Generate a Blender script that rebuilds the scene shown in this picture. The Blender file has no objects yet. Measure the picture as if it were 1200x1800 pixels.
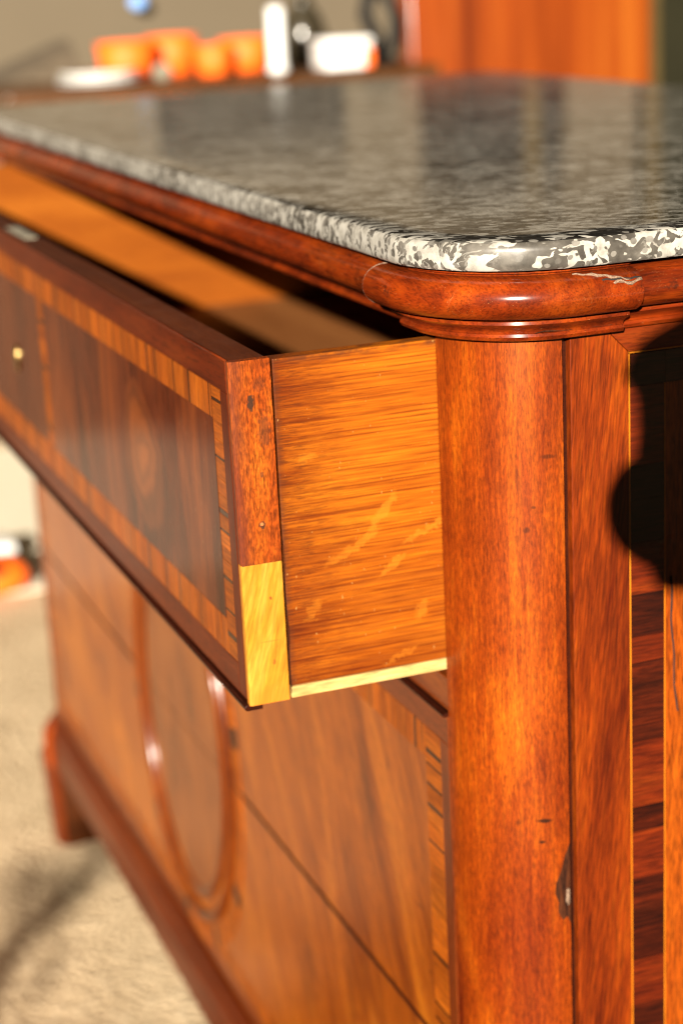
import bpy, bmesh, math, random
from mathutils import Vector, Matrix
random.seed(7)
sc = bpy.context.scene
COL = sc.collection
H = 0.89                                  # height of the drawer top above the carpet
R = math.radians

# ------------------------------------------------------------------ camera
YAW, PITCH, ROLL, FPX = 20.0185, 16.2869, -2.8902, 3285.57
CAM = Vector((0.9552, -0.4093, 0.2036 + H))
a_, b_, c_ = R(YAW), R(PITCH), R(ROLL)
FWD = Vector((-math.cos(a_) * math.cos(b_), math.sin(a_) * math.cos(b_), -math.sin(b_)))
rt_ = FWD.cross(Vector((0, 0, 1))).normalized()
up_ = rt_.cross(FWD)
RT = math.cos(c_) * rt_ + math.sin(c_) * up_
UP = -math.sin(c_) * rt_ + math.cos(c_) * up_
cd = bpy.data.cameras.new("camera")
cam = bpy.data.objects.new("camera", cd)
COL.objects.link(cam)
cam.matrix_world = Matrix(((RT.x, UP.x, -FWD.x, CAM.x), (RT.y, UP.y, -FWD.y, CAM.y), (RT.z, UP.z, -FWD.z, CAM.z), (0, 0, 0, 1)))
cd.sensor_fit = 'VERTICAL'
cd.sensor_height = 36.0
cd.lens = FPX / 1800 * 36.0
cd.clip_start, cd.clip_end = 0.02, 100
cd.dof.use_dof = True
cd.dof.focus_distance = 0.985
cd.dof.aperture_fstop = 5.0
sc.camera = cam

# ------------------------------------------------------------------ world and light
w = bpy.data.worlds.new("World")
sc.world = w
w.use_nodes = True
w.node_tree.nodes["Background"].inputs[0].default_value = (0.80, 0.72, 0.60, 1)
w.node_tree.nodes["Background"].inputs[1].default_value = 0.012
SUN_EL, SUN_AZ = R(16.45), R(30.19)
TRAVEL = Vector((-math.cos(SUN_EL) * math.cos(SUN_AZ), math.cos(SUN_EL) * math.sin(SUN_AZ), -math.sin(SUN_EL)))
ld = bpy.data.lights.new("low_window_light", 'SPOT')   # the low light that comes in through the window
ld.energy = 186000
ld.color = (1.0, 0.90, 0.75)
ld.spot_size = R(18)
ld.spot_blend = 0.05
ld.shadow_soft_size = 0.125
lo = bpy.data.objects.new("low_window_light", ld)
COL.objects.link(lo)
lo.location = CAM - TRAVEL * 29
lo.rotation_euler = TRAVEL.to_track_quat('-Z', 'Y').to_euler()
vs = sc.view_settings
vs.view_transform = 'Standard'
vs.look = 'None'
vs.exposure = 0
vs.gamma = 1
vs.use_curve_mapping = False
sc.cycles.use_denoising = True
sc.cycles.max_bounces = 6
sc.cycles.diffuse_bounces = 3
sc.cycles.pixel_filter_type = 'BLACKMAN_HARRIS'
sc.cycles.filter_width = 1.05

# ------------------------------------------------------------------ node helpers
class NT:
    def __init__(s, name):
        s.m = bpy.data.materials.new(name)
        s.m.use_nodes = True
        s.t = s.m.node_tree
        s.n, s.l = s.t.nodes, s.t.links
        s.p = s.n["Principled BSDF"]
        s.geo = s.n.new("ShaderNodeNewGeometry")
        s.pos = s.geo.outputs["Position"]
    def put(s, sock, v):
        if hasattr(v, 'is_output'):
            s.l.new(v, sock)
        elif isinstance(v, (tuple, list)) and len(v) == 3 and sock.type == 'RGBA':
            sock.default_value = (*v, 1)
        else:
            sock.default_value = v
    def rnd(s):
        o = s.n.new("ShaderNodeObjectInfo")
        return o.outputs["Random"]
    def map(s, vec, scale=(1, 1, 1), rot=(0, 0, 0), loc=(0, 0, 0)):
        n = s.n.new("ShaderNodeMapping")
        s.l.new(vec, n.inputs[0])
        s.put(n.inputs["Scale"], scale); s.put(n.inputs["Rotation"], rot); s.put(n.inputs["Location"], loc)
        return n.outputs[0]
    def noise(s, vec, scale, detail=3, rough=.55, dist=0, out=0):
        n = s.n.new("ShaderNodeTexNoise")
        s.l.new(vec, n.inputs["Vector"])
        s.put(n.inputs["Scale"], scale); n.inputs["Detail"].default_value = detail
        n.inputs["Roughness"].default_value = rough; n.inputs["Distortion"].default_value = dist
        return n.outputs[out]
    def ramp(s, fac, stops, interp='LINEAR'):
        n = s.n.new("ShaderNodeValToRGB")
        s.l.new(fac, n.inputs[0])
        cr = n.color_ramp
        cr.interpolation = interp
        while len(cr.elements) < len(stops): cr.elements.new(.5)
        for e, (p, c) in zip(cr.elements, stops):
            e.position = p
            e.color = (c, c, c, 1) if isinstance(c, (int, float)) else (*c, 1)
        return n.outputs[0]
    def mix(s, fac, a, b, mode='MIX'):
        n = s.n.new("ShaderNodeMix")
        n.data_type = 'RGBA'; n.blend_type = mode
        s.put(n.inputs[0], fac); s.put(n.inputs[6], a); s.put(n.inputs[7], b)
        return n.outputs[2]
    def math(s, op, a, b=0.0, c=0.0, clamp=False):
        n = s.n.new("ShaderNodeMath")
        n.operation = op; n.use_clamp = clamp
        s.put(n.inputs[0], a); s.put(n.inputs[1], b); s.put(n.inputs[2], c)
        return n.outputs[0]
    def vmath(s, op, a, b=(0, 0, 0)):
        n = s.n.new("ShaderNodeVectorMath")
        n.operation = op
        s.put(n.inputs[0], a); s.put(n.inputs[1], b)
        return n.outputs[1] if op in ('LENGTH', 'DISTANCE', 'DOT_PRODUCT') else n.outputs[0]
    def xyz(s, vec):
        n = s.n.new("ShaderNodeSeparateXYZ"); s.l.new(vec, n.inputs[0]); return n.outputs
    def bump(s, h, strength=.2, dist=.001):
        n = s.n.new("ShaderNodeBump")
        n.inputs["Strength"].default_value = strength; n.inputs["Distance"].default_value = dist
        s.l.new(h, n.inputs["Height"]); s.l.new(n.outputs[0], s.p.inputs["Normal"])
    def spot(s, p, r, soft=.35, warp=.25, fr=90):
        """0..1 mask round a point p (x,y,z of my frame) with radii r"""
        wv = s.noise(s.pos, fr, 2, .5, 0, 1)
        v = s.vmath('SUBTRACT', s.pos, (p[0], p[1], p[2] + H))
        v = s.vmath('DIVIDE', v, r)
        wv = s.vmath('SUBTRACT', wv, (.5, .5, .5)); 
        sc_ = s.n.new("ShaderNodeVectorMath"); sc_.operation = 'SCALE'; s.l.new(wv, sc_.inputs[0]); sc_.inputs[3].default_value = warp * 4
        v = s.vmath('ADD', v, sc_.outputs[0])
        d = s.vmath('LENGTH', v)
        return s.ramp(d, [(1 - soft if soft < 1 else 0, 1.0), (1.0, 0.0)])
    def fin(s, color, rough=.4, coat=0, crough=.1, spec=.5, metal=0):
        s.put(s.p.inputs["Base Color"], color)
        s.put(s.p.inputs["Roughness"], rough)
        s.put(s.p.inputs["Specular IOR Level"], spec)
        s.put(s.p.inputs["Coat Weight"], coat); s.put(s.p.inputs["Coat Roughness"], crough)
        s.p.inputs["Metallic"].default_value = metal
        return s.m

def stretch(axis, k):
    v = [1.0, 1.0, 1.0]; v['xyz'.index(axis)] = 1.0 / k
    return tuple(v)

WK = (.72, .53, .27)
def wood(name, dark, mid, light, axis='z', fig=9, figk=5, fib=260, fibk=18, pore=.5, porek=9, porescale=480,
         rough=.38, coat=.6, crough=.22, rot=(0, 0, 0), bump=.18, extra=None, vary=0, dist=.6, contrast=.5, fleck=0, fleckk=4, fleckscale=620):
    dark, mid, light = (tuple(c * k for c, k in zip(q, WK)) for q in (dark, mid, light))
    porescale *= 1.9; fib *= 1.3
    t = NT(name)
    v = t.map(t.pos, (1, 1, 1), rot) if any(rot) else t.pos
    if vary:
        r_ = t.rnd()
        off = t.n.new("ShaderNodeCombineXYZ")
        for i in range(3): t.l.new(t.math('MULTIPLY', r_, 3.7 + i * 2.3), off.inputs[i])
        v = t.vmath('ADD', v, off.outputs[0])
    f1 = t.noise(t.map(v, stretch(axis, figk)), fig, 4, .6, dist)
    f2 = t.noise(t.map(v, stretch(axis, fibk)), fib, 3, .6, .2)
    f3 = t.noise(t.map(v, stretch(axis, fibk * .6)), fib * .28, 3, .6, .3)
    fac = t.math('ADD', t.math('MULTIPLY', f1, .60), t.math('ADD', t.math('MULTIPLY', f2, .16), t.math('MULTIPLY', f3, .24)))
    lo_, hi_ = .5 - contrast * .34, .5 + contrast * .34
    col = t.ramp(fac, [(lo_, dark), (.5, mid), (hi_, light)])
    pn = t.noise(t.map(v, stretch(axis, porek)), porescale, 2, .5, .3)
    pm = t.ramp(pn, [(.33, 1 - pore * .85), (.52, 1.0)])
    col = t.mix(1.0, col, pm, 'MULTIPLY')
    if vary:
        b = t.ramp(t.rnd(), [(0, 1 - vary), (1, 1 + vary * .5)])
        col = t.mix(1.0, col, b, 'MULTIPLY')
    if fleck:
        fn = t.noise(t.map(v, stretch(axis, fleckk)), fleckscale, 3, .65, .6)
        fm = t.ramp(fn, [(.36, 1 - fleck), (.5, 1.0), (.64, 1 + fleck * 1.1)])
        col = t.mix(1.0, col, fm, 'MULTIPLY')
    if extra: col = extra(t, col)
    t.bump(t.math('ADD', f2, t.math('MULTIPLY', pm, .8)), bump, .0006)
    rr = t.math('ADD', t.math('MULTIPLY', t.noise(t.pos, 14, 4, .6), .24), rough - .12)
    return t.fin(col, .7, min(1, .10 + coat * .6), t.math('ADD', t.math('MULTIPLY', t.noise(t.pos, 14, 4, .6), .16), crough - .06), .06)

M = {}
# ---- woods of the commode (base colours, not lit colours)
def column_marks(t, col):
    for p, r, k in (((.054, .037, -.284), (.02, .0052, .0018), .92), ((.054, .035, -.2975), (.02, .0022, .0013), .85), ((.05, .03, -.105), (.02, .0022, .0022), .6),
                    ((.05, .034, -.092), (.02, .0016, .0012), .6), ((.05, .043, -.063), (.02, .006, .0016), .5), ((.05, .026, -.075), (.02, .0012, .009), .35),
                    ((.05, .023, -.285), (.02, .002, .002), .5), ((.05, .012, -.36), (.02, .001, .008), .6)):
        col = t.mix(t.math('MULTIPLY', t.spot(p, r, .5, .2, 150), k), col, (.012, .004, .001))
    # broad worn golden area and redder foot
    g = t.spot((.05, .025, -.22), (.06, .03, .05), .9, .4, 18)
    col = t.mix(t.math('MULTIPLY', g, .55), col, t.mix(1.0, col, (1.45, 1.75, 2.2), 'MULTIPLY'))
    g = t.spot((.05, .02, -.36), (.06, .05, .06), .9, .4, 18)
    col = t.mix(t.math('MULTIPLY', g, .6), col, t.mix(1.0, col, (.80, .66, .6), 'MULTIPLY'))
    return col
M['column'] = wood('mahogany_column', (.115, .015, .0006), (.240, .047, .002), (.420, .122, .006), 'z', fleck=.32, fleckk=5, fleckscale=950, contrast=.38, fig=11, figk=3.5, fib=420, fibk=24, pore=.35, porek=8, porescale=800, rough=.42, coat=.5, crough=.26, extra=column_marks, dist=1.0)
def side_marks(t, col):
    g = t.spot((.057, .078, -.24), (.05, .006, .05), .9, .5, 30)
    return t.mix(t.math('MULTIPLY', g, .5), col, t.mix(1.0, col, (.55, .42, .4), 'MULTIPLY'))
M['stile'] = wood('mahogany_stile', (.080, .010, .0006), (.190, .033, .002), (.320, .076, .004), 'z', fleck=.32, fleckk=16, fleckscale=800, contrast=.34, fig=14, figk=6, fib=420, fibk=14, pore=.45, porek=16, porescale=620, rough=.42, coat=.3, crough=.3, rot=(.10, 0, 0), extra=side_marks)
M['rail'] = wood('mahogany_rail', (.070, .010, .0014), (.160, .026, .003), (.270, .060, .006), 'y', fig=14, figk=6, fib=420, fibk=14, pore=.5, rough=.4, coat=.3, crough=.3)
def mould_marks(t, col):
    for p, r, k in (((.012, -.032, .031), (.006, .004, .0035), .8), ((.085, .0, .026), (.004, .006, .003), .4), ((.075, .105, .030), (.02, .005, .003), .7), ((-.03, -.033, .032), (.012, .01, .002), .5)):
        col = t.mix(t.math('MULTIPLY', t.spot(p, r, .6, .5, 420), k), col, (.02, .005, .002))
    n = t.ramp(t.noise(t.pos, 900, 2, .5), [(.70, 0.0), (.76, 1.0)])
    scr = t.ramp(t.math('ABSOLUTE', t.math('SUBTRACT', t.noise(t.map(t.pos, (1, 1, 1), (.3, .5, .9)), 70, 2, .5, 1.5), .5)), [(.0015, 1.0), (.004, 0.0)])
    scr = t.math('MULTIPLY', scr, t.ramp(t.noise(t.pos, 35, 2, .5), [(.55, 0.0), (.62, 1.0)]))
    col = t.mix(t.math('MULTIPLY', scr, .4), col, (.36, .15, .05))
    old = t.ramp(t.noise(t.map(t.pos, (.5, .5, 1.4)), 45, 5, .7, .8), [(.36, .58), (.5, 1.0), (.66, 1.35)])
    col = t.mix(1.0, col, old, 'MULTIPLY')
    return t.mix(t.math('MULTIPLY', n, .45), col, (.40, .17, .06))
M['mould'] = wood('mahogany_moulding', (.065, .009, .0015), (.190, .028, .0025), (.340, .070, .006), 'x', fig=22, figk=5, fib=300, fibk=16, pore=.45, rough=.30, coat=1.0, crough=.13, bump=.35, extra=mould_marks, dist=1.2)
M['mould_y'] = wood('mahogany_side_moulding', (.060, .008, .0015), (.170, .024, .0025), (.300, .060, .006), 'y', fig=22, figk=5, fib=300, fibk=16, pore=.45, rough=.30, coat=.7, crough=.16, extra=mould_marks, dist=1.2)
M['border'] = wood('dark_mahogany_border', (.055, .009, .003), (.120, .022, .006), (.190, .045, .010), 'x', fig=16, figk=6, fib=300, fibk=16, pore=.4, rough=.34, coat=.35, crough=.18)
M['border_z'] = wood('dark_mahogany_stile', (.060, .011, .004), (.125, .024, .007), (.185, .045, .010), 'z', fig=16, figk=6, fib=300, fibk=16, pore=.4, rough=.34, coat=.35, crough=.18)
M['border_low'] = wood('mahogany_border', (.080, .016, .005), (.170, .040, .009), (.260, .074, .014), 'x', fig=16, figk=6, fib=300, fibk=16, pore=.4, rough=.34, coat=.8, crough=.2)
M['border_low_z'] = wood('mahogany_border_upright', (.080, .016, .005), (.170, .040, .009), (.260, .074, .014), 'z', fig=16, figk=6, fib=300, fibk=16, pore=.4, rough=.34, coat=.8, crough=.2)
def dust(t, col):
    n = t.ramp(t.noise(t.pos, 1400, 2, .6), [(.62, 0.0), (.72, 1.0)])
    col = t.mix(t.math('MULTIPLY', n, .25), col, (.25, .15, .10))
    n = t.ramp(t.noise(t.pos, 40, 4, .7), [(.45, 0.0), (.8, 1.0)])
    return t.mix(t.math('MULTIPLY', n, .2), col, (.14, .065, .045))
M['core'] = wood('dusty_drawer_edge', (.060, .016, .008), (.115, .032, .014), (.170, .055, .024), 'x', fig=14, figk=8, fib=300, fibk=20, pore=.35, rough=.5, coat=.15, crough=.35, extra=dust)
def end_marks(t, col):
    for p, r, k in (((0, -.111, -.0235), (.01, .0022, .0058), .95), ((0, -.1085, -.094), (.01, .0022, .0028), .9), ((0, -.107, -.065), (.01, .0012, .002), .7), ((0, -.106, -.014), (.01, .004, .005), .3), ((0, -.104, -.04), (.01, .004, .012), .45)):
        col = t.mix(t.math('MULTIPLY', t.spot(p, r, .35, .35, 500), k), col, (.03, .014, .008))
    col = t.mix(t.math('MULTIPLY', t.spot((0, -.1088, -.0935), (.01, .0012, .0013), .35, .3, 600), .9), col, (.40, .13, .04))
    s_ = t.xyz(t.pos)
    g = t.ramp(s_[1], [(0, 1.0), (1, 1.0)])
    e = t.math('MULTIPLY', t.math('SUBTRACT', -.112, s_[1]), 130.0, clamp=True)
    e = t.math('MULTIPLY', e, t.ramp(t.noise(t.map(t.pos, (1, 1, .2)), 120, 3, .6), [(.3, .3), (.6, 1.0)]))
    return t.mix(t.math('MULTIPLY', e, .8), col, (.085, .018, .008))
M['drawer_end'] = wood('worn_mahogany_end', (.130, .022, .004), (.280, .062, .008), (.430, .130, .018), 'z', fig=30, figk=3, fib=420, fibk=9, pore=.6, porek=6, porescale=560, rough=.45, coat=.25, crough=.3, fleck=.45, fleckk=3, extra=end_marks, bump=.4)
def yellow_marks(t, col):
    for p, r, k in (((0, -.1065, -.1375), (.01, .0009, .0012), .9), ((0, -.1065, -.176), (.01, .0010, .0018), .7), ((0, -.1075, -.163), (.01, .008, .0004), .35)):
        col = t.mix(t.math('MULTIPLY', t.spot(p, r, .3, .3, 500), k), col, (.16, .045, .008))
    s_ = t.xyz(t.pos)
    e = t.ramp(t.math('ADD', t.math('MULTIPLY', t.math('SUBTRACT', -.188 + H, s_[2]), 90.0), t.math('MULTIPLY', t.noise(t.pos, 130, 3, .6), .5)), [(.2, 0.0), (.9, 1.0)])
    return t.mix(t.math('MULTIPLY', e, .55), col, (.42, .13, .012))
M['yellow'] = wood('pale_repair_block', (.33, .145, .018), (.53, .275, .040), (.68, .420, .110), 'z', fig=34, figk=5, fib=300, fibk=12, pore=.18, rough=.42, coat=.3, crough=.3, rot=(.25, 0, 0), extra=yellow_marks, contrast=.34, fleck=.16, fleckk=10)
def oak_marks(t, col):
    ln = t.noise(t.map(t.pos, (1, .012, 1)), 700, 2, .5, .12)
    ln2 = t.noise(t.map(t.pos, (1, .035, 1)), 1150, 2, .5, .1)
    k_ = t.math('ADD', t.math('MULTIPLY', ln, .6), t.math('MULTIPLY', ln2, .4))
    col = t.mix(1.0, col, t.ramp(k_, [(.37, (.55, .42, .32)), (.48, (.95, .93, .9)), (.60, (1.22, 1.34, 1.5))]), 'MULTIPLY')
    # pale ray flecks lying across the grain
    for (y, z, ry, rz, an) in ((-.055, -.116, .022, .0030, .45), (-.036, -.098, .016, .0034, .9), (-.010, -.112, .020, .0022, .4), (-.014, -.160, .008, .0040, 1.0), (-.080, -.060, .006, .0040, .2), (-.081, -.150, .010, .004, .9), (-.028, -.186, .014, .002, .35), (-.032, -.130, .012, .0024, .6)):
        v = t.vmath('SUBTRACT', t.pos, (0, y, z + H))
        v = t.map(v, (1, 1, 1), (-an, 0, 0))
        wv = t.noise(t.pos, 210, 4, .6, 0, 1)
        sx = t.n.new("ShaderNodeVectorMath"); sx.operation = 'SCALE'; t.l.new(t.vmath('SUBTRACT', wv, (.5, .5, .5)), sx.inputs[0]); sx.inputs[3].default_value = .010
        v = t.vmath('DIVIDE', t.vmath('ADD', v, sx.outputs[0]), (.05, ry, rz))
        m = t.ramp(t.vmath('LENGTH', v), [(.62, 1.0), (1.0, 0.0)])
        col = t.mix(t.math('MULTIPLY', m, .45), col, (.42, .140, .009))
    # red-brown stain soaking in from the joint and from below
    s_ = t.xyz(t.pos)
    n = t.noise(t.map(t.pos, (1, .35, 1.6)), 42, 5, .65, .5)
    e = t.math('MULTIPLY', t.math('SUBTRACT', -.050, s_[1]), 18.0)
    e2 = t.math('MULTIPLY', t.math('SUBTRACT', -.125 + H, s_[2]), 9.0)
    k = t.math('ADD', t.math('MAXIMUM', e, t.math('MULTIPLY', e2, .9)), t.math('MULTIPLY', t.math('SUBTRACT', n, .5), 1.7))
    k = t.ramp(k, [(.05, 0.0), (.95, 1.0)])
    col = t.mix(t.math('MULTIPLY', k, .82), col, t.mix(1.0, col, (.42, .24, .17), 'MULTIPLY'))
    # crackled dark grain near the joint
    g = t.ramp(t.noise(t.map(t.pos, (1, .10, 1.6)), 900, 3, .6, .2), [(.40, 1.0), (.50, 0.0)])
    g2 = t.math('MULTIPLY', g, t.ramp(t.math('MULTIPLY', t.math('SUBTRACT', -.045, s_[1]), 22.0), [(0, .12), (1, 1.0)]))
    col = t.mix(t.math('MULTIPLY', g2, .7), col, (.055, .010, .0015))
    # cathedral streaks low down
    st = t.ramp(t.noise(t.map(t.pos, (1, .06, 1)), 560, 2, .5, .8), [(.38, 1.0), (.52, 0.0)])
    st = t.math('MULTIPLY', st, t.ramp(t.math('MULTIPLY', t.math('SUBTRACT', -.09 + H, s_[2]), 20.0), [(0, .15), (1, 1.0)]))
    col = t.mix(t.math('MULTIPLY', st, .35), col, (.16, .036, .003))
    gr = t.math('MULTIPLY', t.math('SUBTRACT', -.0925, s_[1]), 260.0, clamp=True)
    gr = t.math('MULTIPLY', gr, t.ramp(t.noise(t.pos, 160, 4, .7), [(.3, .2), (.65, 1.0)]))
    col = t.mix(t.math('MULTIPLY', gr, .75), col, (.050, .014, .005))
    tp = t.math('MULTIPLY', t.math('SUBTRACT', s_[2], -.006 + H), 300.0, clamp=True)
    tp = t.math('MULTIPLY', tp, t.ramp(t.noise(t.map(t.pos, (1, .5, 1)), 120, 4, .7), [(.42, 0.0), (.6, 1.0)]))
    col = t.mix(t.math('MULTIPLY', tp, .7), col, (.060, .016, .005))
    # chalky scuffs
    n = t.ramp(t.noise(t.map(t.pos, (1, 1, .5)), 520, 2, .5), [(.72, 0.0), (.78, 1.0)])
    return t.mix(t.math('MULTIPLY', n, .45), col, (.46, .27, .08))
M['oak'] = wood('oak_drawer_lining', (.250, .064, .003), (.370, .118, .006), (.490, .200, .014), 'y', fig=15, figk=3, fib=420, fibk=40, pore=.2, porek=40, porescale=520, rough=.5, coat=.12, crough=.35, extra=oak_marks, bump=.4, contrast=.6, dist=.2)
M['oak_in'] = wood('oak_drawer_inside', (.17, .050, .007), (.25, .086, .012), (.33, .130, .022), 'y', fig=16, figk=8, fib=260, fibk=18, pore=.25, rough=.55, coat=0)
M['oak_floor'] = wood('oak_drawer_floor', (.19, .085, .042), (.27, .13, .070), (.33, .17, .095), 'x', fig=12, figk=8, fib=260, fibk=18, pore=.2, rough=.6, coat=0)
M['pale'] = wood('pale_new_runner', (.46, .40, .24), (.58, .54, .38), (.66, .64, .52), 'y', fig=40, figk=6, fib=300, fibk=14, pore=.3, rough=.6, coat=0, contrast=.35, fleck=.2, fleckk=8, fleckscale=300)
M['dark_in'] = wood('dark_carcass', (.030, .010, .004), (.055, .018, .006), (.085, .028, .009), 'x', rough=.7, coat=0)
M['bead'] = wood('dark_bead', (.010, .002, .001), (.032, .006, .002), (.070, .012, .003), 'x', rough=.3, coat=.7, crough=.2)
def crotch(t, col):
    # the ringed crotch figure right of the middle of the drawer
    v = t.vmath('SUBTRACT', t.pos, (-.205, -.1224, -.097 + H))
    v = t.vmath('DIVIDE', v, (.060, 1, .062))
    wv = t.noise(t.pos, 16, 3, .55, .4, 1)
    sx = t.n.new("ShaderNodeVectorMath"); sx.operation = 'SCALE'; t.l.new(t.vmath('SUBTRACT', wv, (.5, .5, .5)), sx.inputs[0]); sx.inputs[3].default_value = 1.1
    d = t.vmath('LENGTH', t.vmath('ADD', v, sx.outputs[0]))
    ring = t.math('MULTIPLY_ADD', t.math('SINE', t.math('MULTIPLY', d, 19.0)), .5, .5)
    near = t.ramp(d, [(.25, 1.0), (2.2, 0.0)])
    col = t.mix(t.math('MULTIPLY', near, .8), col, t.mix(ring, (.045, .008, .003), (.165, .036, .007)))
    core = t.ramp(d, [(.05, 1.0), (.8, 0.0)])
    col = t.mix(t.math('MULTIPLY', core, .55), col, (.24, .062, .010))
    sc_ = t.ramp(t.noise(t.map(t.pos, (1, 1, .25)), 700, 1, .5), [(.74, 0.0), (.79, 1.0)])
    return t.mix(t.math('MULTIPLY', sc_, .25), col, (.4, .25, .15))
M['panel_top'] = wood('crotch_mahogany_panel', (.030, .005, .002), (.110, .024, .008), (.250, .070, .016), 'z', fig=15, figk=5, fib=240, fibk=14, pore=.3, rough=.30, coat=.62, crough=.12, extra=crotch, dist=1.2, contrast=.5)
M['panel_mid'] = wood('centre_mahogany_panel', (.055, .012, .006), (.120, .030, .012), (.180, .050, .016), 'z', fig=15, figk=6, fib=240, fibk=14, pore=.3, rough=.30, coat=.62, crough=.12, dist=1.2)
def flame_marks(t, col):
    for p, r, k in (((-.105, 0, -.300), (.0022, .02, .012), .8), ((-.060, 0, -.385), (.008, .02, .002), .6), ((-.150, 0, -.345), (.02, .02, .05), .35), ((-.045, 0, -.425), (.003, .02, .003), .7), ((-.30, 0, -.56), (.03, .02, .05), .4), ((-.20, 0, -.52), (.012, .02, .06), .35)):
        col = t.mix(t.math('MULTIPLY', t.spot(p, r, .8, .35, 60), k), col, (.045, .009, .002))
    v = t.vmath('DIVIDE', t.vmath('SUBTRACT', t.pos, (-.16, 0, -.57 + H)), (.060, 1, .085))
    wv = t.noise(t.pos, 12, 3, .55, .4, 1)
    sx = t.n.new("ShaderNodeVectorMath"); sx.operation = 'SCALE'; t.l.new(t.vmath('SUBTRACT', wv, (.5, .5, .5)), sx.inputs[0]); sx.inputs[3].default_value = 1.3
    d = t.vmath('LENGTH', t.vmath('ADD', v, sx.outputs[0]))
    ring_ = t.math('MULTIPLY_ADD', t.math('SINE', t.math('MULTIPLY', d, 15.0)), .5, .5)
    near = t.ramp(d, [(.2, .55), (2.4, 0.0)])
    return t.mix(near, col, t.mix(ring_, (.13, .026, .003), (.36, .11, .010)))
M['flame'] = wood('flame_mahogany_panel', (.130, .026, .003), (.330, .098, .009), (.520, .200, .020), 'z', fleck=.18, fleckk=18, fig=9, figk=3.2, fib=230, fibk=14, pore=.35, rough=.34, coat=.9, crough=.2, rot=(0, .55, 0), dist=1.6, contrast=.5, extra=flame_marks)
M['oval'] = wood('oval_mahogany_panel', (.110, .030, .008), (.250, .080, .017), (.370, .140, .030), 'z', fig=9, figk=2.5, fib=230, fibk=12, pore=.3, rough=.32, coat=1.0, crough=.2, dist=2.2)
M['ring'] = wood('mahogany_oval_moulding', (.070, .014, .002), (.170, .042, .005), (.260, .080, .009), 'z', fig=20, rough=.26, coat=1, crough=.17)
M['plinth'] = wood('mahogany_plinth', (.050, .009, .002), (.125, .024, .004), (.210, .050, .008), 'x', fig=14, figk=7, rough=.36, coat=.6, crough=.22)
M['foot'] = wood('mahogany_foot', (.12, .020, .004), (.25, .046, .007), (.36, .085, .011), 'z', rough=.4, coat=.5)
for ax in 'xz':
    M['strip_' + ax] = wood('tulipwood_strip_' + ax, (.230, .054, .005), (.350, .100, .009), (.460, .155, .018), ax, fleck=.25, fleckk=14, fig=30, figk=8, fib=500, fibk=14, pore=.3, rough=.33, coat=.35, crough=.2, vary=.28)
    M['strip_dark_' + ax] = wood('dark_veneer_strip_' + ax, (.030, .010, .004), (.055, .018, .006), (.085, .030, .009), ax, fig=30, fib=500, rough=.33, coat=.8, crough=.18, vary=.3)
M['rose'] = wood('rosewood_strip', (.014, .003, .001), (.045, .007, .002), (.130, .018, .004), 'y', fleck=.4, fleckk=14, fig=70, figk=9, fib=420, fibk=20, pore=.5, porek=16, rough=.38, coat=.45, crough=.28, vary=.4, contrast=.75)
M['rose_red'] = wood('red_rosewood_strip', (.050, .006, .002), (.115, .016, .003), (.200, .040, .005), 'y', fleck=.35, fleckk=14, fig=60, figk=9, fib=420, fibk=20, pore=.45, porek=16, rough=.38, coat=.45, crough=.28, vary=.2, contrast=.7)
M['string'] = wood('boxwood_stringing', (.42, .14, .010), (.56, .22, .018), (.66, .30, .03), 'z', fib=300, pore=.2, rough=.4, coat=.4, crough=.25)
M['side_panel'] = wood('mahogany_side_panel', (.120, .020, .002), (.250, .055, .004), (.370, .100, .008), 'z', fleck=.35, fleckk=9, fig=10, figk=5, fib=400, fibk=14, pore=.5, rough=.4, coat=.35, crough=.28)
t = NT('brass'); M['brass'] = t.fin((.62, .44, .16), .25, metal=1)
t = NT('grey_filler'); n_ = t.noise(t.pos, 900, 3, .6)
t.bump(n_, .8, .001); M['filler'] = t.fin(t.ramp(n_, [(.3, (.07, .03, .015)), (.7, (.26, .17, .11))]), .7)
t = NT('bare_wood_chip'); n_ = t.noise(t.map(t.pos, (1, 1, .15)), 500, 3, .6)
t.bump(n_, .6, .001); M['chip'] = t.fin(t.ramp(n_, [(.3, (.010, .003, .0015)), (.7, (.060, .016, .005))]), .8, spec=.08)
t = NT('black_gap'); M['gap'] = t.fin((.008, .004, .003), .9)

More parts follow.
